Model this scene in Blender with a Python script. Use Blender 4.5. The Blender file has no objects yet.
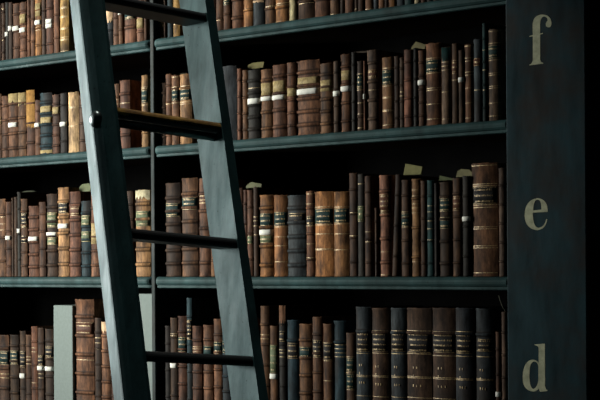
import bpy, bmesh, math, random
from mathutils import Vector, Matrix
random.seed(11)
S = bpy.context.scene
COL = S.collection

# ------------------------------------------------------------------ camera geometry
FPX, PX, PY, ROLL = 1700.0, 300.0, 265.5, 0.0061
R = Vector((0.741, 0.672, 0)).normalized()
F = Vector((-R.y, R.x, 0))
U = Vector((0, 0, 1))
CAM = Vector((2.5234, -3.5664, 1.632))

def ray(x, y):
    a, b = x - PX, y - PY
    a, b = a - b * ROLL, a * ROLL + b
    return R * (a / FPX) - U * (b / FPX) + F

def on_y(x, y, Y):
    """Where the photo's point (x, y) meets the upright plane at depth Y of the bookcase."""
    r = ray(x, y)
    return CAM + r * ((Y - CAM.y) / r.y)

cam = bpy.data.cameras.new('camera')
cam_o = bpy.data.objects.new('camera', cam)
COL.objects.link(cam_o)
cam.sensor_width = 36
cam.lens = FPX / 600 * 36
cam.shift_y = (PY - 200) / 600
M = Matrix((R, U, -F)).transposed().to_4x4()
cam_o.matrix_world = Matrix.Translation(CAM) @ M @ Matrix.Rotation(-ROLL, 4, 'Z')
S.camera = cam_o

# ------------------------------------------------------------------ materials
def lin(c):
    return tuple((v / 255 / 12.92) if v / 255 <= 0.04045 else ((v / 255 + 0.055) / 1.055) ** 2.4 for v in c)

def new_mat(name):
    m = bpy.data.materials.new(name)
    m.use_nodes = True
    nt = m.node_tree
    b = nt.nodes['Principled BSDF']
    def node(t, **kw):
        n = nt.nodes.new(t)
        for k, v in kw.items():
            setattr(n, k, v)
        return n
    def link(a, c):
        nt.links.new(a, c)
    return m, nt, b, node, link

def coords(node, link, scale):
    tc = node('ShaderNodeTexCoord')
    oi = node('ShaderNodeObjectInfo')
    mul = node('ShaderNodeMath', operation='MULTIPLY')
    mul.inputs[1].default_value = 37.0
    link(oi.outputs['Random'], mul.inputs[0])
    add = node('ShaderNodeVectorMath', operation='ADD')
    link(tc.outputs['Object'], add.inputs[0])
    link(mul.outputs[0], add.inputs[1])
    mp = node('ShaderNodeMapping')
    mp.inputs['Scale'].default_value = scale
    link(add.outputs[0], mp.inputs['Vector'])
    return mp.outputs[0], oi

def ramp(node, link, src, pts):
    r = node('ShaderNodeValToRGB')
    e = r.color_ramp.elements
    e[0].position, e[0].color = pts[0][0], (*pts[0][1], 1)
    e[1].position, e[1].color = pts[1][0], (*pts[1][1], 1)
    for p, c in pts[2:]:
        k = e.new(p); k.color = (*c, 1)
    link(src, r.inputs[0])
    return r.outputs[0]

def g(v): return (v, v, v)

def mixc(node, link, mode, fac, a, b):
    m = node('ShaderNodeMix', data_type='RGBA', blend_type=mode)
    for i, v in ((0, fac), (6, a), (7, b)):
        if hasattr(v, 'links') or hasattr(v, 'is_linked'):
            link(v, m.inputs[i])
        else:
            m.inputs[i].default_value = v if i == 0 else (*v, 1)
    return m.outputs[2]

def noise(node, link, vec, scale, detail=6, rough=0.6):
    n = node('ShaderNodeTexNoise')
    n.inputs['Scale'].default_value = scale
    n.inputs['Detail'].default_value = detail
    n.inputs['Roughness'].default_value = rough
    link(vec, n.inputs['Vector'])
    return n.outputs['Fac']

def bump(node, link, b, h, strength, dist):
    bp = node('ShaderNodeBump')
    bp.inputs['Strength'].default_value = strength
    bp.inputs['Distance'].default_value = dist
    link(h, bp.inputs['Height'])
    link(bp.outputs[0], b.inputs['Normal'])

def leather_mat():
    m, nt, b, node, link = new_mat('aged leather')
    vec, oi = coords(node, link, (1, 1, 0.45))
    n1 = noise(node, link, vec, 34, 7, 0.68)
    c1 = ramp(node, link, n1, [(0.34, (0.2, 0.18, 0.18)), (0.50, (0.8, 0.77, 0.74)), (0.68, (1.75, 1.68, 1.58))])
    col = mixc(node, link, 'MULTIPLY', 1.0, oi.outputs['Color'], c1)
    vec2, _ = coords(node, link, (1, 1, 0.12))
    n2 = noise(node, link, vec2, 190, 4, 0.6)
    c2 = ramp(node, link, n2, [(0.36, g(0.4)), (0.62, g(1.2))])
    col = mixc(node, link, 'MULTIPLY', 0.6, col, c2)
    n3 = noise(node, link, vec, 12, 3, 0.5)
    f3 = ramp(node, link, n3, [(0.52, g(0)), (0.68, g(0.65))])
    col = mixc(node, link, 'MIX', f3, col, lin((44, 36, 32)))
    at = node('ShaderNodeAttribute', attribute_name='band_edge')
    ft = ramp(node, link, at.outputs['Fac'], [(0.0, g(0)), (1.0, g(0.85))])
    col = mixc(node, link, 'MIX', ft, col, lin((30, 25, 23)))
    link(col, b.inputs['Base Color'])
    b.inputs['Roughness'].default_value = 0.62
    b.inputs['Specular IOR Level'].default_value = 0.05
    bump(node, link, b, n1, 0.45, 0.0015)
    return m

def plain_mat(name, rgb, rough=0.8, spec=0.2, mott=0.35, scale=60, use_obj=False, bs=0.2):
    m, nt, b, node, link = new_mat(name)
    vec, oi = coords(node, link, (1, 1, 1))
    n = noise(node, link, vec, scale)
    c = ramp(node, link, n, [(0.3, g(1 - mott)), (0.65, g(1 + mott * 0.3))])
    col = mixc(node, link, 'MULTIPLY', 1.0, oi.outputs['Color'] if use_obj else lin(rgb), c)
    link(col, b.inputs['Base Color'])
    b.inputs['Roughness'].default_value = rough
    b.inputs['Specular IOR Level'].default_value = spec
    bump(node, link, b, n, bs, 0.0008)
    return m

def gilt_mat():
    m, nt, b, node, link = new_mat('worn gilt')
    vec, oi = coords(node, link, (1, 1, 1))
    n = noise(node, link, vec, 220, 4, 0.7)
    c = ramp(node, link, n, [(0.38, lin((74, 54, 34))), (0.6, lin((178, 150, 100)))])
    link(c, b.inputs['Base Color'])
    b.inputs['Roughness'].default_value = 0.45
    b.inputs['Metallic'].default_value = 0.25
    return m

def paint_mat(name, rgb, brown, amount, rough=0.58, chips=True):
    m, nt, b, node, link = new_mat(name)
    vec, oi = coords(node, link, (1, 1, 0.25))
    n1 = noise(node, link, vec, 22, 8, 0.65)
    c1 = ramp(node, link, n1, [(0.3, g(0.55)), (0.7, g(1.2))])
    col = mixc(node, link, 'MULTIPLY', 1.0, lin(rgb), c1)
    vec3, _ = coords(node, link, (1, 1, 1))
    n2 = noise(node, link, vec3, 7, 5, 0.6)
    f2 = ramp(node, link, n2, [(0.42, g(0)), (0.68, g(amount))])
    col = mixc(node, link, 'MIX', f2, col, lin(brown))
    n4 = noise(node, link, vec3, 95, 5, 0.7)
    if chips:
        f4 = ramp(node, link, n4, [(0.30, g(0.75)), (0.37, g(0))])
        col = mixc(node, link, 'MIX', f4, col, lin((30, 36, 36)))
    link(col, b.inputs['Base Color'])
    rr = ramp(node, link, n1, [(0.3, g(rough + 0.14)), (0.7, g(rough - 0.06))])
    link(rr, b.inputs['Roughness'])
    b.inputs['Specular IOR Level'].default_value = 0.1
    bump(node, link, b, n4, 0.22, 0.001)
    return m

def rung_mat(name, wear):
    """Dark paint worn through to ochre wood along the upper front edge of a rung."""
    m, nt, b, node, link = new_mat(name)
    tc = node('ShaderNodeTexCoord')
    sep = node('ShaderNodeSeparateXYZ')
    link(tc.outputs['Object'], sep.inputs[0])
    mp = node('ShaderNodeMapping')
    mp.inputs['Scale'].default_value = (1, 0.35, 1)
    link(tc.outputs['Object'], mp.inputs['Vector'])
    n = noise(node, link, mp.outputs[0], 75, 6, 0.7)
    mr = node('ShaderNodeMapRange')
    mr.inputs['From Min'].default_value = -0.024
    mr.inputs['From Max'].default_value = -0.003
    mr.inputs['To Min'].default_value = -0.25
    mr.inputs['To Max'].default_value = wear
    link(sep.outputs['Z'], mr.inputs['Value'])
    ad = node('ShaderNodeMath', operation='ADD')
    link(mr.outputs[0], ad.inputs[0]); link(n, ad.inputs[1])
    f = ramp(node, link, ad.outputs[0], [(0.52, g(0)), (0.62, g(1))])
    n2 = noise(node, link, mp.outputs[0], 30, 4, 0.6)
    wood = ramp(node, link, n2, [(0.35, lin((90, 60, 28))), (0.65, lin((205, 158, 74)))])
    col = mixc(node, link, 'MIX', f, lin((13, 16, 17)), wood)
    link(col, b.inputs['Base Color'])
    b.inputs['Roughness'].default_value = 0.5
    bump(node, link, b, n, 0.3, 0.001)
    return m

def metal_mat():
    m, nt, b, node, link = new_mat('dull iron')
    vec, oi = coords(node, link, (1, 1, 1))
    n = noise(node, link, vec, 90, 5, 0.6)
    c = ramp(node, link, n, [(0.3, lin((60, 66, 66))), (0.7, lin((120, 128, 126)))])
    link(c, b.inputs['Base Color'])
    b.inputs['Metallic'].default_value = 0.8
    b.inputs['Roughness'].default_value = 0.33
    return m

LEATHER = leather_mat()
LABEL = plain_mat('title label leather', (0, 0, 0), 0.6, 0.08, 0.55, 150, True)
PATCH = plain_mat('bare worn leather', (0, 0, 0), 0.75, 0.05, 0.5, 60, True, 0.4)
PAPER = plain_mat('white paper', (226, 224, 214), 0.85, 0.04, 0.14, 90)
PAGES = plain_mat('dusty page edges', (120, 106, 84), 0.9, 0.1, 0.5, 240)
CARD = plain_mat('old card', (0, 0, 0), 0.85, 0.15, 0.3, 45, True)
BOXCLOTH = plain_mat('grey box cloth', (128, 138, 134), 0.85, 0.04, 0.1, 120)
GILT = gilt_mat()
PAINT = paint_mat('blue grey shelf paint', (52, 79, 80), (44, 48, 44), 0.4)
DIVPAINT = paint_mat('worn dark divider paint', (26, 41, 41), (42, 36, 30), 0.7, 0.6)
RAILPAINT = paint_mat('blue grey ladder paint', (88, 126, 126), (66, 84, 82), 0.5, 0.5)
PANEL = paint_mat('dark teal panel paint', (12, 48, 56), (36, 32, 29), 0.95, 0.6, False)
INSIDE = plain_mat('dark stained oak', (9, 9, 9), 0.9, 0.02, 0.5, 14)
SHELFWOOD = plain_mat('brown shelf boards', (46, 37, 30), 0.8, 0.05, 0.5, 12)
GOLDLET = plain_mat('faded gold letter paint', (186, 186, 154), 0.7, 0.25, 0.35, 55)
RUNG_WORN = rung_mat('rung paint worn to wood', 0.4)
RUNG_DARK = rung_mat('dark rung paint', -0.2)
IRON = metal_mat()
FLOORM = plain_mat('oak floorboards', (70, 52, 38), 0.5, 0.4, 0.5, 9)

# ------------------------------------------------------------------ object helpers
def obj(name, bm, mat, parent=None, color=None, smooth=False):
    me = bpy.data.meshes.new(name)
    bmesh.ops.recalc_face_normals(bm, faces=bm.faces)
    bm.to_mesh(me); bm.free()
    if smooth:
        for p in me.polygons: p.use_smooth = True
    me.materials.append(mat)
    o = bpy.data.objects.new(name, me)
    COL.objects.link(o)
    if parent is not None: o.parent = parent
    if color is not None: o.color = (*lin(color), 1)
    return o

def thing(name, label, cat, loc=(0, 0, 0), group=None):
    o = bpy.data.objects.new(name, None)
    COL.objects.link(o)
    o.location = loc
    o['label'] = label; o['category'] = cat
    if group: o['group'] = group
    return o

def tag(o, label, cat, group=None):
    o['label'] = label; o['category'] = cat
    if group: o['group'] = group
    return o

def box(bm, a, b, bev=0.0):
    x0, y0, z0 = a; x1, y1, z1 = b
    v = [bm.verts.new(p) for p in ((x0, y0, z0), (x1, y0, z0), (x1, y1, z0), (x0, y1, z0),
                                   (x0, y0, z1), (x1, y0, z1), (x1, y1, z1), (x0, y1, z1))]
    fs = [bm.faces.new([v[i] for i in q]) for q in ((0, 3, 2, 1), (4, 5, 6, 7), (0, 1, 5, 4), (1, 2, 6, 5), (2, 3, 7, 6), (3, 0, 4, 7))]
    if bev:
        es = list({e for f in fs for e in f.edges})
        bmesh.ops.bevel(bm, geom=es, offset=bev, segments=2, profile=0.5, affect='EDGES')
    return bm

def sweep(bm, prof, stations):
    """Join copies of a closed profile; stations is a list of functions profile point -> 3D point."""
    rings = [[bm.verts.new(fn(p)) for p in prof] for fn in stations]
    n = len(prof)
    for a, b in zip(rings, rings[1:]):
        for i in range(n):
            bm.faces.new((a[i], a[(i + 1) % n], b[(i + 1) % n], b[i]))
    bm.faces.new(rings[0]); bm.faces.new(rings[-1][::-1])

# ------------------------------------------------------------------ the room
fl = obj('floor', box(bmesh.new(), (-4.5, -5.0, -0.05), (4.5, 1.0, 0)), FLOORM); fl['kind'] = 'structure'
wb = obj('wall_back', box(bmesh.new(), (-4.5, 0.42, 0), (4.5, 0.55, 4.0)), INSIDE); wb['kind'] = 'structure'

# ------------------------------------------------------------------ the bookcase
Z_E, Z_F, Z_TOP = 1.600, 2.000, 2.327
Z_D = 1.18
DEPTH = 0.34
DIV = (on_y(150.8, 200, -0.013).x, on_y(154.6, 200, -0.013).x)
case = thing('bookcase', 'tall dark blue-grey painted bookcase with lettered end upright, full of old books', 'bookcase', (0, 0, 0))
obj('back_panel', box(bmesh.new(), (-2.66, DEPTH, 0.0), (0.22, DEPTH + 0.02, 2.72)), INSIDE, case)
obj('divider', box(bmesh.new(), (DIV[0], -0.013, 0.0), (DIV[1], DEPTH, 2.70), 0.003), DIVPAINT, case)
obj('divider', box(bmesh.new(), (-2.668, -0.012, 0.0), (-2.65, DEPTH, 2.70), 0.003), DIVPAINT, case)
LIP = [(0.004, 0.0), (-0.008, 0.0), (-0.015, -0.003), (-0.0195, -0.008), (-0.021, -0.0135), (-0.0195, -0.019),
       (-0.015, -0.024), (-0.0105, -0.0262), (-0.0105, -0.0285), (-0.012, -0.0296), (-0.012, -0.0322), (-0.008, -0.0345), (0.004, -0.0345)]
for z in (0.10, 0.44, 0.79, Z_D, Z_E, Z_F, Z_TOP, 2.66):
    for x0, x1 in ((-2.65, DIV[0]), (DIV[1], on_y(506.3, 200, -0.02).x - 0.001)):
        sh = obj('shelf', box(bmesh.new(), (x0, 0.002, z - 0.024), (x1, DEPTH, z)), SHELFWOOD, case)
        bm = bmesh.new()
        L = [(x0 + 0.0006, 0.35), (x0 + 0.005, 0.7), (x0 + 0.012, 0.93), (x0 + 0.022, 1.0)]
        Rr = [(x1 - 0.022, 1.0), (x1 - 0.014, 0.97), (x1 - 0.007, 0.82), (x1 - 0.0006, 0.6)]
        if x1 > -0.1: Rr = [(x1 - 0.001, 1.0)]
        sweep(bm, LIP, [(lambda p, xx=xx, k=k: (xx, p[0] * k if p[0] < 0 else p[0], z + p[1])) for xx, k in L + Rr])
        obj('shelf_moulding', bm, PAINT, sh)
PX0, PX1 = on_y(506.3, 200, -0.02).x, on_y(586.5, 200, -0.02).x
pnl = obj('end_panel', box(bmesh.new(), (PX0, -0.02, 0.0), (PX1, DEPTH, 2.72), 0.004), PANEL, case)
pnl['label'] = 'dark upright with painted letters f, e and d'

def bez(pts, n=8):
    """Closed outline: straight and quadratic pieces; a point written (x, y, 'c') is a control point."""
    out = []
    m = len(pts)
    i = 0
    while i < m:
        p = pts[i]
        if len(p) == 3:
            a = out[-1]; c = pts[(i + 1) % m]
            for k in range(1, n + 1):
                t = k / n
                out.append(((1 - t) ** 2 * a[0] + 2 * t * (1 - t) * p[0] + t * t * c[0], (1 - t) ** 2 * a[1] + 2 * t * (1 - t) * p[1] + t * t * c[1]))
            i += 2
        else:
            out.append((p[0], p[1])); i += 1
    if abs(out[0][0] - out[-1][0]) + abs(out[0][1] - out[-1][1]) < 1e-6: out.pop()
    return out

def letter(loops, ox, oy, label):
    bm = bmesh.new()
    for lp in loops:
        vs = [bm.verts.new(on_y(ox + x / 5, oy + y / 5, -0.0204)) for x, y in bez(lp)]
        for a, b in zip(vs, vs[1:] + vs[:1]): bm.edges.new((a, b))
    bmesh.ops.triangle_fill(bm, use_beauty=True, use_dissolve=False, edges=list(bm.edges))
    res = bmesh.ops.extrude_face_region(bm, geom=list(bm.faces))
    for v in [e for e in res['geom'] if isinstance(e, bmesh.types.BMVert)]: v.co.y += 0.0006
    o = obj('letter', bm, GOLDLET, pnl)
    o['label'] = label

letter([[(147, 327), (148, 323), (161, 318, 'c'), (164, 302), (164, 182), (147, 184), (147, 180), (164, 175), (163, 125), (164, 90, 'c'), (188, 78),
         (208, 69, 'c'), (232, 76), (256, 88, 'c'), (257, 115), (257, 136, 'c'), (242, 137), (229, 136, 'c'), (229, 122), (230, 108, 'c'), (238, 104),
         (240, 86, 'c'), (220, 82), (199, 86, 'c'), (200, 130), (200, 168), (214, 164), (214, 169), (200, 173), (201, 298), (203, 312, 'c'), (216, 314), (216, 318)]],
       500, 0, 'faded gold painted letter f')
letter([[(238, 159), (239, 93, 'c'), (186, 91), (124, 100, 'c'), (123, 178), (126, 246, 'c'), (188, 251), (228, 246, 'c'), (236, 196), (231, 195), (222, 236, 'c'), (192, 239),
         (163, 234, 'c'), (164, 163)],
        [(166, 152), (167, 98, 'c'), (188, 98), (208, 98, 'c'), (207, 148)]],
       500, 180, 'faded gold painted letter e')
letter([[(173, 122), (224, 118), (225, 328), (227, 346, 'c'), (237, 352), (237, 356), (202, 358), (196, 354, 'c'), (195, 342), (182, 359, 'c'), (158, 357), (112, 346, 'c'), (113, 284),
         (118, 202, 'c'), (162, 198), (184, 200, 'c'), (193, 214), (193, 140), (190, 127, 'c'), (173, 126)],
        [(168, 207), (146, 214, 'c'), (147, 278), (148, 344, 'c'), (168, 345), (190, 334, 'c'), (192, 292), (192, 236), (190, 208, 'c'), (168, 207)]],
       500, 320, 'faded gold painted letter d')

# ------------------------------------------------------------------ books
PAL = {
    'br': ((108, 77, 58), 'brown'), 'db': ((72, 54, 43), 'dark brown'), 'rb': ((104, 72, 57), 'reddish brown'),
    'tn': ((164, 125, 90), 'tan'), 'ot': ((150, 105, 68), 'orange-tan'), 'cr': ((204, 192, 158), 'cream'),
    'dk': ((46, 44, 43), 'blackish'), 'bl': ((33, 52, 62), 'dark blue'), 'sl': ((54, 60, 68), 'slate grey'),
    'gy': ((98, 80, 70), 'grey-brown'), 'te': ((30, 60, 64), 'dark teal'), 'oc': ((164, 122, 68), 'ochre'),
    'pk': ((130, 92, 76), 'pinkish brown'), 'gd': ((176, 138, 84), 'golden tan'), 'lt': ((206, 172, 136), 'pale tan'),
    'gn': ((46, 62, 56), 'dark green'),
}
LAB = {'te': ((24, 48, 46), 'dark green'), 'dk': ((34, 32, 32), 'black'), 'tn': ((160, 140, 98), 'pale gold'), 'gr': ((96, 104, 78), 'grey-green'),
       'rd': ((88, 56, 42), 'brown'), 'bl': ((36, 60, 74), 'blue')}
# x0 x1 top colour features ('-' where the photo cuts the top off); L label, W white strip, P bare patch, G gilt lines, B number of raised bands
TOPSHELF = """
0 2.2 5 db|2.8 5.8 3 db G:9,40|6.6 9.8 2 dk W:32-36|9.9 13.4 2 db W:26-30.5|14.2 20.6 3 rb W:26-30.5 B:3|21 27.4 2 br W:27.5-32 L:14-23:tn B:4|28.3 31.3 - rb B:3|31.5 35.8 - br B:3|36.5 42.4 - ot W:20-24.5 L:3-16:tn G:27,30 B:4|43 46.6 - db|47.4 54.2 - rb W:19-23 W:23.6-27.6 B:4|55 60.2 - br B:3|61 70 - gd G:7,8,16,17,28,29,37,39,40,51 B:0
|107 114 - sl P:2-20:lt G:20 B:2|114.5 119.2 - rb B:4|119.8 123.5 - br W:9.6-14.4|126 136.5 - pk L:7-19:te B:3|138 145 - pk L:18-28:tn B:4|145.4 148 - br
|158 164.8 - br L:14-22:tn G:24,26,38 B:2|165 167 - db|168.8 173.6 - bl|174.5 181 - gd G:24 B:2
|211 216 - db B:4|217.4 224 - br G:20 B:4|224.8 232 - br L:0-5:te B:3|232.4 244.6 - br B:4|245 254 - ot G:9,10,27 B:3|254.3 265.6 - sl P:0-2:lt B:0|266.4 277 - br G:6,7,24 B:2|277.2 290.4 - ot G:3,5,21 B:2|290.8 296.6 - cr B:0|299.8 315.6 - db G:1,3,18 B:3|316.2 331 - rb B:3|331.6 341 - br G:14 B:3|341.6 345.4 - db|346.2 355.8 - br B:3|356 359 - db G:9|359.4 365 - db B:2|366 374.8 - br G:9 B:2|375 379.4 - sl|380 385.8 - br B:2|386 389.6 - db|390 397 - ot B:2|398 405.8 - sl|406 415 - te|415.8 421 - cr|421.8 427.6 - db B:2|428.4 434 - dk|434.6 441 - db|441.6 449 - br B:2|449.6 458 - dk|458.6 466 - db|467 478 - br|479 490 - dk|491 503 - db"""
SHELF_F = """
0 2.2 94 br L:117-124:tn|2.5 9 96 rb B:4|9.3 18.6 93.5 br P:94-103:tn W:122.5-127 B:4|18.9 27 92.5 br P:93-104:tn B:4|27 35.6 90 rb P:90.6-126:oc B:3|35.7 40.8 100 rb W:123-127 B:3|41 53 92.5 bl L:106-114:tn L:117-125:tn P:150-153:tn B:5|53.2 60 94.5 rb L:107-115:tn B:5|61 67.8 93 dk W:122-126 B:3|68.5 79.4 92 lt G:107,108,126 B:0|80 87 95 db B:3
|114.3 120 84 br G:100,104 B:3|120.8 130.8 80 rb G:103 B:3|142.4 148.6 75 tn L:88-103:te G:87,105,117 B:2
|160.4 166.2 83 gy B:4|166.4 172.3 74 br G:104 B:4|172.6 180 75 br L:88-101:te G:77,87,103,117 B:2|180.2 192.5 74 tn L:87-100:te G:86,102,104 B:2
|219 237.5 66 sl B:0|238 242.4 68.5 rb B:4|242.6 248.6 70 br B:4|248.8 261 69.5 dk W:98.4-103.8 G:88 B:5|262 273.4 69 br L:83-95.5:tn W:96.2-100.6 B:4|273.8 287.2 64.5 rb L:80.5-93:tn W:95-99.4 B:4|288 296.8 62.5 br L:88-96:tn B:5|297.4 320.6 60 br L:77-87:tn W:88.6-94 B:5|321.2 333.4 63 br L:80-91:tn B:5|334.4 340.8 61 db W:91-96 B:4|341.2 352 54 br L:70.5-80:tn W:86.2-91.4 B:4|352.4 356.8 52 dk|357.4 364.2 61 db L:75-89:te G:74,90,103,114,128 B:2|364.4 367.2 61 rb W:94-99|367.4 379.6 50 gy L:69.5-78.5:rd G:90 B:4|383.2 394.8 57 br L:69.5-84.5:te G:58,68,86,97,98,110,111,125 B:0|395.2 400.2 56 db|400.6 404.8 57.5 db G:92,96|405 413.6 49.5 rb B:4|414.2 418.6 48 dk|418.9 426 50.5 rb W:80-85 B:5|427 442.2 43 br L:59.5-72:te G:44,58,73,88,90,104,119 B:0|442.5 451.4 47 gy P:47.6-59:te G:62,66,70,92,119 B:0|453 459.4 43.5 db L:60-74:rd G:80|459.6 464.8 50 db W:77.5-82|465.4 474.3 44 br G:46,58,61,72,75,88,103,118 B:0|474.6 483.2 39 sl L:58-66:rd G:90 B:0|483.5 487.8 23 te G:50,70,90|489 502 29 gy L:45-58.5:te G:31,43,60,73,75,86,88,103,116 B:0"""
SHELF_E = """
0 5.4 199 br G:217,224,230 B:3|5.8 11.2 202 br W:236-240 B:4|11.4 13.8 198 db|14 17.2 197 db|17.4 20.7 192 dk W:229-233|21 27.2 199 br L:213-228:dk L:236-243:dk G:216,220,224,238,241 B:5|28.8 38.8 206 rb W:236.8-241 B:5|39.2 45.8 202 rb B:4|46.6 57.6 194 db L:212.5-227.5:gr W:232.3-237 L:237.4-245:gr G:214,218,222,226 B:5|58.4 69 187.5 tn L:201.5-213.5:dk W:223.8-228.4 B:5|69.8 80.6 191.5 rb L:206-216:rd B:5|81.4 90.6 201 bl L:215.5-226.5:gr L:231.5-242:gr G:218,222,234,238 B:5|91.2 99 195 rb L:222-244:tn B:5|99.3 103.6 200 rb
|126 133 191 db B:5|136 150.4 190 tn P:190.6-198:cr L:211-226.5:gr G:214,218,222,231 B:5
|165.8 180.6 183 db L:203-217:te G:205,208,211,215 B:6|182.3 198 178 br L:197.5-210:te G:200,203,206,209 B:6|199.4 210.4 178 rb G:196,200,203,211 B:5|210.8 217 196 ot
|238 243 188 rb|243.2 247.2 190 rb G:226|247.4 253 190 rb L:236-244:gr B:3|253.2 258.6 187 db G:217,221,226,235|259.3 273.4 195 ot L:213.5-228:te W:229.8-235 L:235.4-243:gr G:215,219,224,238,241 B:4|274.2 287.8 195 ot L:212-226:te G:196,214,218,222,227,237,246,262 B:0|288 305.8 195 sl L:213-224:dk G:216,220 B:5|306.4 315.2 191 br L:216-225.5:dk G:194,204,226,244,258 B:3|314.6 333.6 191.5 ot L:208.5-224:te G:193,207,212,216,220,225,234,249,250 B:0|334.2 349.3 191.5 ot L:208.5-223:te G:193,207,212,216,220,224,234,250 B:0|349.6 358 173 db G:213,236 B:4|358 364.8 174 dk L:206-222:gr G:184|364.9 372 176 db G:232,242 B:4|374.8 378.4 208 db|378.7 391.4 175 pk L:194-213:rd G:176,192,214,252,275 B:4|391.8 397.4 175 db t:3.5|401.6 410.8 180 db L:213.5-226:te G:212,227 B:4|411.4 420.6 179 tn G:190,196,204,208,213,262 B:3|420.9 426.6 181 db B:4|426.9 434.3 180.5 te G:206,212,221,229,240|434.4 438.6 183 dk|438.7 452.8 182 db L:198-212:te L:217-229:te G:200,204,208,219,224 B:4|453 462.4 178 db L:196-211:rd G:198,202 B:4|462.8 471 176 dk W:216.6-221.4 B:3|471.6 497.8 163 br L:187-204:dk:3 G:164.5,165.5,184,186,205,207.5,227,229,246,248,273 B:0|499 506 168 gy B:5"""
SHELF_D = """
0 8.2 335 br L:351-365:te G:353,357,361,369,374,378 B:3|9.4 17.8 335 db L:350.5-365:te G:353,358 B:4|19.2 25 331 db L:351-368:dk G:353,356,360,364 W:373.6-378.4 B:3|25.2 30.5 335 br G:357,360,364 B:4|30.7 36.6 326.5 rb G:348,352,383 B:3|36.9 42.8 328 db L:355-366:dk G:357,360,363,374,378 W:366.2-370.4 B:2|44.6 52.4 329 db L:346-358:dk G:348,352,356 W:366.8-371 B:4|BOX 53 72 305.5|74.8 93.4 299.5 br L:322.5-336:rd:2 G:324,335,360 B:5|94.2 100.6 318 db G:333,338,343,349 B:5|101 110 322 br P:322.6-331:lt G:352 B:5|110.6 118 340 rb B:3
|BOX 135.5 152.3 294
|164 169.4 326 dk|169.8 176.8 318 db G:334,336 W:363.4-368 B:3|177.2 186 316 rb L:337-352:te G:339,343,347 B:5|186.2 191.2 298 bl L:320-340:dk G:322,328,334|191.8 201 326 rb G:347,349,352 B:5|202.8 212 325 rb L:346-358:te B:5|213.2 221.4 319 br L:342-354:te B:5|221.6 231 332 bl L:341-353:te G:343,347,351 B:5|231.4 239 340 db B:4
|260 268.6 306 br G:335,339 B:5|269.4 276.6 326 br L:345-373.5:gr:4 W:374-379 B:0|278.6 284.8 305.5 dk P:306-323:br L:331-342:dk G:333,337,350,353,357 B:5|286.4 298 320 bl L:343-359:dk G:346,350 B:2|298.8 311 324 br L:347-359:te B:5|312 321.4 317 br L:340-358:dk G:343,347,351,355 B:5|322.6 332 324 br L:343-360:dk G:343,346,350,354,361,381 B:0|333.2 345.4 321 bl G:345,349,353,357 B:2|345.6 354.2 333 br L:358-372:te L:374-389:te G:357,362,366,373,378,383,390 B:0|355.6 370.2 307 sl L:332-352:dk:4 G:331,353.5,375.5,376.8,396 B:2 V|371.2 388 308 db L:332-352:dk:4 G:331,353.5,376,377.2,397 B:2 V|390.4 405.8 308 sl L:332-352:dk:4 G:331,354,376.5,377.7,397.5 B:2 V|406.3 431 308 db L:332-353:dk:4 G:331,354,377,378.3,398 B:2 V|431.6 455 308 db L:333-353:dk:4 G:332,356,378,379.4,399 B:2 V|455.2 472.4 308 sl L:333-354:dk:4 G:332,356.5,379,380.2 B:2 V|475.6 492.4 308.5 sl L:339-352:dk:3 G:334,357,379.4,380.6 B:2 V|495 499.6 332 rb W:392-397|501 506 312 gy B:5 R"""
ROWS = [('top shelf', Z_TOP, TOPSHELF, 'top'), ('shelf f', Z_F, SHELF_F, 'f'), ('shelf e', Z_E, SHELF_E, 'e'), ('shelf d', Z_D, SHELF_D, 'd')]
ORD = ['', 'first', 'second', 'third', 'fourth', 'fifth', 'sixth', 'seventh', 'eighth', 'ninth', 'tenth', 'eleventh', 'twelfth', 'thirteenth', 'fourteenth', 'fifteenth', 'sixteenth', 'seventeenth', 'eighteenth', 'nineteenth', 'twentieth'] + \
      ['twenty-' + w for w in 'first second third fourth fifth sixth seventh eighth ninth'.split()] + ['thirtieth'] + ['thirty-' + w for w in 'first second third fourth fifth sixth seventh eighth ninth'.split()]

def spine_y(x, w, sag): return sag * (2 * x / w) ** 2

def curved(bm, xa, xb, za, zb, w, sag, off, n=6, thick=0.0):
    """A thin patch wrapped on the rounded spine."""
    rows = []
    for z in (za, zb):
        rows.append([bm.verts.new((xa + (xb - xa) * i / n, spine_y(xa + (xb - xa) * i / n, w, sag) - off, z)) for i in range(n + 1)])
    back = [[bm.verts.new((v.co.x, v.co.y + off + 0.0002, v.co.z)) for v in r] for r in rows]
    for i in range(n):
        bm.faces.new((rows[0][i], rows[0][i + 1], rows[1][i + 1], rows[1][i]))
        bm.faces.new((rows[1][i], rows[1][i + 1], back[1][i + 1], back[1][i]))
        bm.faces.new((back[0][i], back[0][i + 1], rows[0][i + 1], rows[0][i]))
    for i in (0, n):
        bm.faces.new((rows[0][i], rows[1][i], back[1][i], back[0][i]))

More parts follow.
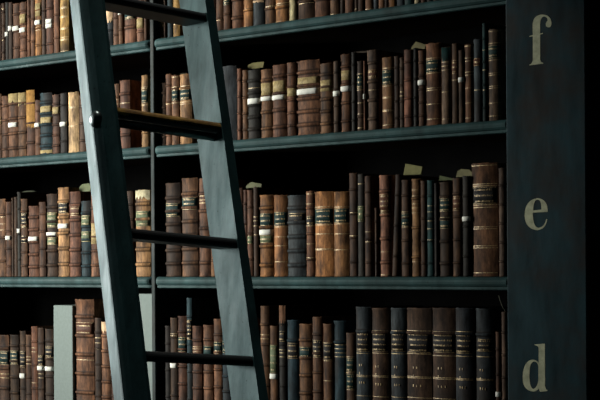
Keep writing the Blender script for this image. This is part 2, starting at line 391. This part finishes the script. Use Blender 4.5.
def build_book(b, label, group, rnd):
    w, h, dep, sag = b['w'], b['h'], b['dep'], b['sag']
    t = thing('old_book', label, 'book', (b['cx'], b['Y'], b['z'] + 0.0005), group)
    if b['tilt']: t.rotation_euler = (0, b['tilt'], 0); t.location.z += w / 2 * math.sin(b['tilt'])
    kv = rnd.uniform(0.80, 1.06)
    col = tuple(max(10, min(245, c * kv * k * rnd.uniform(0.98, 1.02))) for c, k in zip(PAL[b['col']][0], (1.0, 0.99, 0.95)))
    nb = b['bands']
    bands = []
    if nb:
        lo, hi = (0.14, 0.84) if nb > 3 else (0.2, 0.8)
        bands = [h * (lo + (hi - lo) * (i / max(1, nb - 1) if nb > 1 else 0.5)) for i in range(nb)]
    big = max(0.6, min(1.25, w / 0.045))
    lev = [(0.0, 0.0014 * big), (0.003, 0.0012 * big), (0.006, 0.0)]
    for z in bands:
        lev += [(z - 0.0078 * big, 0.0), (z + 0.0078 * big, 0.0), (z - 0.0042 * big, 0.0), (z - 0.0022 * big, 0.0028 * big), (z, 0.0034 * big), (z + 0.0022 * big, 0.0028 * big), (z + 0.0042 * big, 0.0)]
    lev += [(h - 0.008, 0.0), (h - 0.0045, 0.0012 * big), (h - 0.001, 0.0014 * big), (h, 0.0002)]
    lev.sort()
    bm = bmesh.new()
    n = 10
    jag = [rnd.uniform(-0.0012, 0.0012) for _ in range(n + 1)]
    rows = []
    for k, (z, o) in enumerate(lev):
        rows.append([bm.verts.new((w * (i / n - 0.5), spine_y(w * (i / n - 0.5), w, sag) - o, z + (jag[i] if k >= len(lev) - 2 else 0))) for i in range(n + 1)])
    rows.append([bm.verts.new((v.co.x * 0.94, v.co.y + 0.004, h - 0.001)) for v in rows[-1]])
    rows.insert(0, [bm.verts.new((v.co.x * 0.94, v.co.y + 0.004, 0)) for v in rows[0]])
    for a, c in zip(rows, rows[1:]):
        for i in range(n): bm.faces.new((a[i], a[i + 1], c[i + 1], c[i]))
    dark = {}
    for v in bm.verts:
        dark[(round(v.co.x, 5), round(v.co.z, 5))] = 1.0 if any(abs(abs(v.co.z - zb) - 0.0042 * big) < 1e-4 for zb in bands) else 0.0  # darker lines on both sides of each raised band
    so = obj('spine', bm, LEATHER, t, col, True)
    at = so.data.attributes.new('band_edge', 'FLOAT', 'POINT')
    for i, v in enumerate(so.data.vertices): at.data[i].value = dark.get((round(v.co.x, 5), round(v.co.z, 5)), 0.0)
    tb = min(0.0028, w * 0.14)
    for s in (-1, 1):
        obj('board', box(bmesh.new(), (s * w / 2, sag - 0.0002, 0), (s * (w / 2 - tb), dep, h - 0.0008), 0.0006), LEATHER, t, col)
    obj('page_block', box(bmesh.new(), (-(w / 2 - tb), sag * 0.95, 0.003), (w / 2 - tb, dep - 0.004, h - 0.006)), PAGES, t)
    for kind, za, zb, c, nl in b['feat']:
        if kind == 'P':
            bm = bmesh.new()
            k = 9
            top = zb > h - 0.012
            if top: zb = h - 0.0006
            up = [bm.verts.new((w * 0.498 * (2 * i / k - 1), spine_y(w * 0.498 * (2 * i / k - 1), w, sag) - 0.0018 * big, zb + (jag[i] if top else 0))) for i in range(k + 1)]
            dn = [bm.verts.new((v.co.x, v.co.y + 0.0006, za + rnd.uniform(-0.5, 0.5) * min(0.022, (zb - za) * 0.6))) for v in up]
            bk = [bm.verts.new((v.co.x, v.co.y + 0.003, v.co.z)) for v in up]
            for i in range(k):
                bm.faces.new((dn[i], dn[i + 1], up[i + 1], up[i])); bm.faces.new((up[i], up[i + 1], bk[i + 1], bk[i]))
            o = obj('worn_patch', bm, PATCH, t, LAB[c][0] if c in LAB else PAL[c][0], True)
            o['label'] = 'bare worn patch of a different colour'
        elif kind == 'L':
            bm = bmesh.new()
            curved(bm, -w * 0.485, w * 0.485, za, zb, w, sag, 0.0008)
            lo_ = obj('title_label', bm, LABEL, t, LAB[c][0], True)
            lo_['label'] = LAB[c][1] + ' title label'
            gilt = bmesh.new(); ng = 0
            # fine rules at the label's edges and rows of worn lettering too small to read
            if c != 'tn' and w > 0.014:
                for z in (za + 0.0015, zb - 0.0015):
                    curved(gilt, -w * 0.46, w * 0.46, z - 0.0004, z + 0.0004, w, sag, 0.0011); ng += 1
                ln = nl or max(1, int((zb - za) / 0.012))
                for q in range(ln):
                    zc = za + (zb - za) * (q + 0.5 + 0.12 * (ln > 1) * (1 if q < ln / 2 else -1) * 0) / ln
                    hh = min(0.0024, (zb - za) / ln * 0.20)
                    x = -w * rnd.uniform(0.3, 0.42)
                    while x < w * 0.34:
                        ww = rnd.uniform(0.0012, 0.0026)
                        curved(gilt, x, x + ww, zc - hh, zc + hh * rnd.uniform(0.3, 1), w, sag, 0.0011, 1); ng += 1
                        x += ww + rnd.uniform(0.0016, 0.0036)
            if ng: obj('gilt_lettering', gilt, GILT, lo_)['label'] = 'worn gilt lettering'
            else: gilt.free()
        elif kind == 'W':
            bm = bmesh.new()
            curved(bm, -w * 0.495, w * 0.495, za, zb, w, sag, 0.0032)
            obj('paper_strip', bm, PAPER, t, None, True)['label'] = 'white paper strip across the spine'
        elif kind == 'G':
            if any(f[0] == 'L' and f[1] < za and f[2] > zb and f[3] != 'tn' for f in b['feat']): continue
            bm = bmesh.new()
            curved(bm, -w * 0.49, w * 0.49, za, zb, w, sag, 0.0010)
            obj('gilt_band', bm, GILT, t)
        elif kind == 'V':
            gilt = bmesh.new()
            for zc, k in ((h - 0.160, 2), (h - 0.182, 1), (h - 0.208, 3)):
                for q in range(k):
                    x = w * (-0.2 + 0.15 * q)
                    curved(gilt, x, x + 0.0022, zc - 0.003, zc + 0.003, w, sag, 0.0011, 1)
            obj('gilt_lettering', gilt, GILT, t)['label'] = 'gilt volume numbers'
        elif kind == 'R':
            bm = bmesh.new()
            pts = [Vector((-0.004, 0.02, h - 0.004)), Vector((-0.006, 0.004, h + 0.012)), Vector((-0.008, -0.004, h + 0.03)), Vector((-0.011, -0.006, h + 0.042))]
            sweep(bm, [(0.0011 * math.cos(a * math.pi / 3), 0.0011 * math.sin(a * math.pi / 3)) for a in range(6)], [(lambda p, c=c: c + Vector((p[0], p[1], 0))) for c in pts])
            obj('marker_ribbon', bm, CARD, t, (120, 120, 104))
    return t

tops = {}
for shelf, Z, data, key in ROWS:
    rnd = random.Random(len(data))
    segs = [[], [], [], []]
    for si, seg in enumerate(data.strip().split('\n')):
        for rec in seg.strip().strip('|').split('|'):
            tk = rec.split()
            isbox = tk[0] == 'BOX'
            if isbox: tk = tk[1:] + ['gx'] if len(tk) == 4 else tk[1:]
            x0, x1 = float(tk[0]), float(tk[1])
            Y = 0.0005 + rnd.uniform(0, 0.005)
            est = (x1 - x0) / 245
            sag = 0.001 if isbox else max(0.0022, min(0.14 * est, 0.008))
            a, c = on_y(x0, 200, Y + sag).x, on_y(x1, 200, Y + sag).x
            xc = (x0 + x1) / 2
            if tk[2] == '-': h = rnd.uniform(0.225, 0.27)
            else: h = on_y(xc, float(tk[2]), Y).z - Z
            b = dict(box=isbox, a=a, c=c, Y=Y, sag=sag, h=h, z=Z, col=tk[3], feat=[], bands=None, tilt=0, seg=si, toprow=tk[2] == '-')
            zz = lambda y: on_y(xc, y, Y).z - Z
            for ft in tk[4:]:
                if ft in 'VR': b['feat'].append((ft, 0, 0, None, 0)); continue
                k, v = ft.split(':', 1)
                if k == 'B': b['bands'] = int(v)
                elif k == 't': b['tilt'] = math.atan2(float(v) / 265, 0.26)
                elif k == 'G':
                    for y in v.split(','): b['feat'].append(('G', zz(float(y)) - 0.0008, zz(float(y)) + 0.0008, None, 0))
                else:
                    q = v.split(':')
                    ya, yb = map(float, q[0].split('-'))
                    b['feat'].append((k, zz(yb), min(zz(ya), h - 0.0008), q[1] if len(q) > 1 else None, int(q[2]) if len(q) > 2 else 0))
            b['feat'] = [f if f[1] >= 0.0015 else (f[0], 0.0015, max(f[2], 0.0031), f[3], f[4]) if f[0] not in 'VR' else f for f in b['feat'] if f[2] <= h]
            segs[si].append(b)
    allb = [b for s in segs for b in s]
    for p, q in zip(allb, allb[1:]):
        if p['c'] > q['a'] - 0.0006:
            m = (p['c'] + q['a']) / 2
            p['c'], q['a'] = m - 0.0003, m + 0.0003
    for b in allb:
        b['c'] = min(b['c'], PX0 - 0.0015)
        if b['seg'] == 2: b['a'] = max(b['a'], DIV[1] + 0.0012)
        if b['seg'] == 1: b['c'] = min(b['c'], DIV[0] - 0.001)
        if b['seg'] == 0 and b['a'] < -2.0 and b is allb[0]: b['a'] -= 0.006
        b['w'] = b['c'] - b['a']; b['cx'] = (b['a'] + b['c']) / 2
        b['sag'] = min(b['sag'], 0.3 * b['w'])
        b['dep'] = max(0.12, min(0.26, b['h'] * rnd.uniform(0.62, 0.72)))
        if b['bands'] is None: b['bands'] = rnd.choice((0, 3, 4)) if b['w'] > 0.012 else rnd.choice((0, 0, 3))
        tops.setdefault(key, []).append((b['a'], b['c'], Z + b['h']))
    for si, s in enumerate(segs):
        n = len(s)
        for i, b in enumerate(s):
            if si == 0: where = f'{ORD[n - i]} left of the ladder on {shelf}'
            elif si == 1: where = f'{ORD[n - i]} left of the divider between ladder rails, {shelf}'
            elif si == 2: where = f'{ORD[i + 1]} right of the divider between ladder rails, {shelf}'
            elif i <= n * 0.6 or shelf == 'top shelf': where = f'{ORD[i + 1]} right of the ladder on {shelf}'
            else: where = f'{ORD[n - i]} left of the lettered panel on {shelf}'
            if b['box']:
                bm = box(bmesh.new(), (-b['w'] / 2, 0, 0), (b['w'] / 2, 0.24, b['h']), 0.0022)
                t = thing('archive_box', f'plain pale grey upright archive box, {where}', 'box', (b['cx'], b['Y'], b['z'] + 0.0005), 'grey archive boxes')
                obj('slipcase', bm, BOXCLOTH, t)
                obj('inner_tray', box(bmesh.new(), (-b['w'] / 2 + 0.003, 0.241, 0.003), (b['w'] / 2 - 0.003, 0.246, b['h'] - 0.003)), BOXCLOTH, t)
                continue
            size = 'slim' if b['w'] < 0.021 else 'thick' if b['w'] > 0.058 else ''
            if not b['toprow'] and b['h'] > 0.31 and key == 'd': size = (size + ' tall').strip()
            kinds = [f[0] for f in b['feat']]
            lc = next((LAB[f[3]][1] for f in b['feat'] if f[0] == 'L'), None)
            if b['tilt']: ex = 'leaning sideways'
            elif 'W' in kinds: ex = 'with white strip'
            elif 'P' in kinds: ex = 'with two-tone spine'
            elif 'V' in kinds: ex = 'with gilt volume lettering'
            elif lc: ex = f'with {lc} label'
            elif kinds.count('G') > 1: ex = 'with gilt lines'
            elif b['bands'] >= 4: ex = 'with ribbed spine'
            else: ex = ''
            lab = ' '.join(f'{size} {PAL[b["col"]][1]} book {ex}'.split()) + ', ' + where
            for old, new in (('between ladder rails', 'between rails'), (' on shelf', ', shelf'), (size + ' ', ''), (' with', ' and')):
                if len(lab.split()) > 16 and old.strip(): lab = lab.replace(old, new, 1)
            build_book(b, lab, f'old books on {shelf}', rnd)

# ------------------------------------------------------------------ cards and loose covers lying on the books
def slip(key, outline, color, label, name='loose_card', thick=0.006, lean=0.25, Y=0.035):
    """A stiff card resting on the tops of the books, leaning back."""
    pts = [on_y(x, y, Y) for x, y in outline]
    xa, xb = min(p.x for p in pts), max(p.x for p in pts)
    under = [t for a, c, t in tops[key] if c > xa and a < xb] or [min(p.z for p in pts)]
    base = max(under) + 0.0005
    zmin = min(p.z for p in pts)
    bm = bmesh.new()
    cx = (xa + xb) / 2
    f = [bm.verts.new((p.x - cx, max(0, p.z - base) * lean, max(0.0, p.z - base) + (0.0 if p.z > base else 0.0) + 0.0)) for p in pts]
    k = [bm.verts.new((v.co.x, v.co.y + thick, v.co.z)) for v in f]
    n = len(pts)
    bm.faces.new(f); bm.faces.new(k[::-1])
    for i in range(n): bm.faces.new((f[i], k[i], k[(i + 1) % n], f[(i + 1) % n]))
    o = obj(name, bm, CARD, None, tuple(c * 0.86 for c in color))
    o.location = (cx, Y, base)
    tag(o, label, 'card', 'loose cards on top of the books')

slip('f', [(247, 90), (247, 65), (252, 62.5), (263, 61.5), (263, 90)], (120, 112, 70), 'small olive card lying on the books just right of the ladder on shelf f')
slip('f', [(357, 80), (357, 55), (352, 52), (369, 50.5), (370, 56), (370, 80)], (60, 48, 36), 'dark brown card on the slim books near the middle of shelf f')
slip('f', [(411, 70), (411, 47), (414.5, 41.5), (425, 44.5), (425, 70)], (126, 118, 84), 'pale folded card above the reddish books at the right part of shelf f')
slip('f', [(176, 90), (172, 73), (186, 73), (186, 90)], (70, 66, 48), 'dark card on the books between divider and ladder rail on shelf f')
slip('e', [(20, 215), (20, 195), (24, 191), (31, 190.5), (36, 193), (37, 215)], (58, 62, 44), 'dark curled cover lying on the books at the left of shelf e')
slip('e', [(78, 215), (78.5, 187), (81, 184), (87, 183.2), (90, 186), (90, 215)], (118, 124, 92), 'rounded grey-green card above the blue book left of the ladder')
slip('e', [(246, 205), (246, 185.5), (250, 182), (261, 184), (261, 205)], (112, 112, 84), 'grey-green card lying on the slim books right of the ladder on shelf e')
slip('e', [(403.5, 200), (403.5, 163.5), (421, 166.5), (421, 200)], (134, 130, 84), 'upright olive card standing tallest above the books on shelf e')
slip('e', [(439, 200), (439, 175.5), (453, 178.5), (453, 200)], (92, 98, 66), 'low olive card on the dark book with two green labels')
slip('e', [(456, 195), (456.5, 171), (460, 169), (468, 169.5), (472, 173), (472, 195)], (132, 126, 92), 'rounded pale card beside the thick brown book on shelf e')
slip('d', [(173, 330), (173.5, 312.5), (177.5, 311.5), (178, 330)], (54, 64, 54), 'small dark green card right of the divider on shelf d')

# ------------------------------------------------------------------ the ladder
r_ = Vector((0.16142, 0.98392, -0.07648)).normalized()          # along the rungs, away from the viewer
u_ = Vector((-0.28405, 0.12053, 0.95120)) - R * 0.008; u_ = (u_ - r_ * u_.dot(r_)).normalized()   # up the rails
d_ = r_.cross(u_).normalized()                                   # towards the front edge of the rails
W, T = 0.112, 0.027
D0 = 4.0
O = CAM + ray(128, 200) * D0                                     # front inner edge of the nearer rail at eye level

def proj(p):
    v = p - CAM
    a, b = v.dot(R) / v.dot(F) * FPX, -v.dot(U) / v.dot(F) * FPX
    return PX + a + b * ROLL, PY - a * ROLL + b

def span_for(xpix, ypix):
    lo, hi = 0.1, 0.9
    for _ in range(50):
        t = (lo + hi) / 2
        v = 0.0
        for _ in range(8):
            q = proj(O + r_ * t + u_ * v); v += (q[1] - ypix) / 430
        if proj(O + r_ * t + u_ * v)[0] < xpix: lo = t
        else: hi = t
    return t
SPAN = span_for(241, 200)                                 # from the near rail's inner face to the far rail's outer face
mount = O - u_ * (O.z / u_.z)
lad = thing('library_ladder', 'tall blue-grey wooden library ladder leaning in front of the bookcase', 'ladder', (mount.x, mount.y, 0.0))
v0 = -O.z / u_.z
Rot = Matrix((d_, r_, u_)).transposed().to_4x4()

def world_obj(name, bm, mat, smooth=False, parent=None):
    """Geometry given in world space, stored under the ladder (or one of its parts)."""
    bm.transform(Matrix.Translation(-lad.location))
    return obj(name, bm, mat, parent or lad, None, smooth)

def rail(profile, name):
    bm = bmesh.new()
    sts = []
    for v, flat in ((v0, True), (v0 + 0.5, False), (0.0, False), (1.35, False)):
        def fn(p, v=v, flat=flat):
            q = O + d_ * p[0] + r_ * p[1]
            if flat: return q - u_ * (q.z / u_.z)
            return q + u_ * v
        sts.append(fn)
    sweep(bm, profile, sts)
    return world_obj('rail', bm, RAILPAINT)

# near rail: inner face at t = 0, outer face moulded with a broad slope to the back and a rounded front
near = [(0.0, 0.0), (0.0, -T * 0.30), (-0.004, -T * 0.50), (-0.014, -T * 0.80), (-0.028, -T * 1.08), (-0.044, -T * 1.28), (-0.0545, -T * 1.40), (-0.060, -T * 1.40), (-W, -T * 0.98), (-W, 0.0)]
rail(near, 'rail')
far = [(0.0, SPAN), (-0.001, SPAN - T), (-W + 0.002, SPAN - T), (-W, SPAN - T + 0.003), (-W, SPAN - 0.004), (-W + 0.004, SPAN)]
rail(far, 'rail')

hx = Vector((d_.x, d_.y, 0)); hx = (hx - r_ * hx.dot(r_)).normalized()      # treads lie level front to back
hz = r_.cross(hx).normalized(); hz = hz if hz.z > 0 else -hz
def v_at(ypix, xpix):
    v = 0.0
    for _ in range(12):
        q = proj(O + u_ * v); v += (q[1] - ypix) / 430
    return v
V2, V3, V4 = v_at(106.5, 117), v_at(228, 131), v_at(351.2, 145)
sp = (V2 - V4) / 2
vs = [V2 + sp, V2, V3, V4] + [V4 - sp * k for k in range(1, 5)]
TH, TD = 0.024, 0.096
for v in vs:
    if v < v0 + 0.08: continue
    base = O + u_ * v
    o = bpy.data.objects.new('rung', None)
    prof = [(-0.012, 0.0), (-0.0075, -0.0022), (-0.0035, -0.006), (-0.001, -0.0105), (0.0, -0.015), (0.0, -TH + 0.004), (-0.003, -TH), (-TD, -TH), (-TD, 0.0)]
    bm = bmesh.new()
    sweep(bm, prof, [(lambda p, t=t: (p[0], t, p[1])) for t in (-0.0035, SPAN * 0.33, SPAN * 0.66, SPAN - T + 0.0035)])
    o = obj('rung', bm, RUNG_WORN if v == V2 else RUNG_DARK, lad)
    o.matrix_local = Matrix.Translation(base - lad.location) @ Matrix((hx, r_, hz)).transposed().to_4x4()
    if v == V2: o['label'] = 'rung worn through to yellow wood along its edge'

def rod(p0, p1, rad, name, mat, seg=14):
    ax = (p1 - p0).normalized(); e1 = ax.orthogonal().normalized(); e2 = ax.cross(e1)
    bm = bmesh.new()
    sweep(bm, [(rad * math.cos(2 * math.pi * i / seg), rad * math.sin(2 * math.pi * i / seg)) for i in range(seg)],
          [(lambda p, c=c: c + e1 * p[0] + e2 * p[1]) for c in (p0, p1)])
    return world_obj(name, bm, mat, True)
base = O + u_ * V2 - hz * (TH + 0.011) - hx * 0.03
tr = rod(base - r_ * 0.0, base + r_ * (SPAN - T), 0.0105, 'tie_rod', IRON)
tr['label'] = 'dark iron rod beneath the worn rung'
# domed bolt head at the rod's end on the near rail's outer face
def find_v(xp, yp, s, t):
    best = None
    for i in range(400):
        v = V2 - 0.08 + i * 0.0004
        for j in range(40):
            ss = -W + j * W / 40
            q = proj(O + u_ * v + d_ * ss + r_ * t)
            e = (q[0] - xp) ** 2 + (q[1] - yp) ** 2
            if best is None or e < best[0]: best = (e, v, ss)
    return best
e, bv, bs_ = find_v(95.4, 119.3, 0, -T * 1.36)
c0 = O + u_ * bv + d_ * bs_ - r_ * (T * 1.2)
bm = bmesh.new()
prof_r = [(0.021, 0.0), (0.021, 0.004), (0.0192, 0.009), (0.0145, 0.0132), (0.008, 0.0158)]
seg = 24
sts = []
for rr, hh in prof_r:
    sts.append(lambda p, rr=rr, hh=hh: c0 + d_ * (p[0] * rr) + u_ * (p[1] * rr) - r_ * hh)
sweep(bm, [(math.cos(2 * math.pi * i / seg), math.sin(2 * math.pi * i / seg)) for i in range(seg)], sts)
world_obj('bolt_head', bm, IRON, True)['label'] = 'round domed iron bolt head'

# ------------------------------------------------------------------ daylight from the window end of the alcove, and added ladder lamps
def area(name, loc, target, sx, sy, power, col, spread):
    l = bpy.data.lights.new(name, 'AREA')
    l.shape = 'RECTANGLE'; l.size = sx; l.size_y = sy
    l.energy = power; l.color = col; l.spread = math.radians(spread)
    o = bpy.data.objects.new(name, l); COL.objects.link(o)
    o.location = loc
    o.rotation_euler = (Vector(target) - Vector(loc)).to_track_quat('-Z', 'Y').to_euler()
    return o
area('window_and_added_light', (-4.3, -1.9, 2.3), (-1.52, 0.0, 1.95), 0.6, 1.9, 20, (0.98, 1.0, 0.93), 29)
area('window_and_added_light', (-3.1, -1.18, 2.0), (-0.5, -0.84, 1.85), 0.4, 1.3, 4.0, (0.92, 1.0, 0.98), 24)  # added lamp with a narrow beam, brightens only the ladder rails
area('added_rung_light', (-1.24, -0.66, 4.77), (-0.40, -0.75, 2.0), 0.25, 0.25, 0.6, (1.0, 0.98, 0.92), 20)  # added overhead lamp, lifts the front edge of the worn rung

w = bpy.data.worlds.new('dim library'); S.world = w
w.use_nodes = True
w.node_tree.nodes['Background'].inputs[0].default_value = (0.35, 0.85, 1.0, 1)
w.node_tree.nodes['Background'].inputs[1].default_value = 0.010
S.view_settings.view_transform = 'Standard'
S.view_settings.look = 'None'
S.view_settings.gamma = 1
S.view_settings.exposure = 0.0
S.view_settings.use_curve_mapping = False
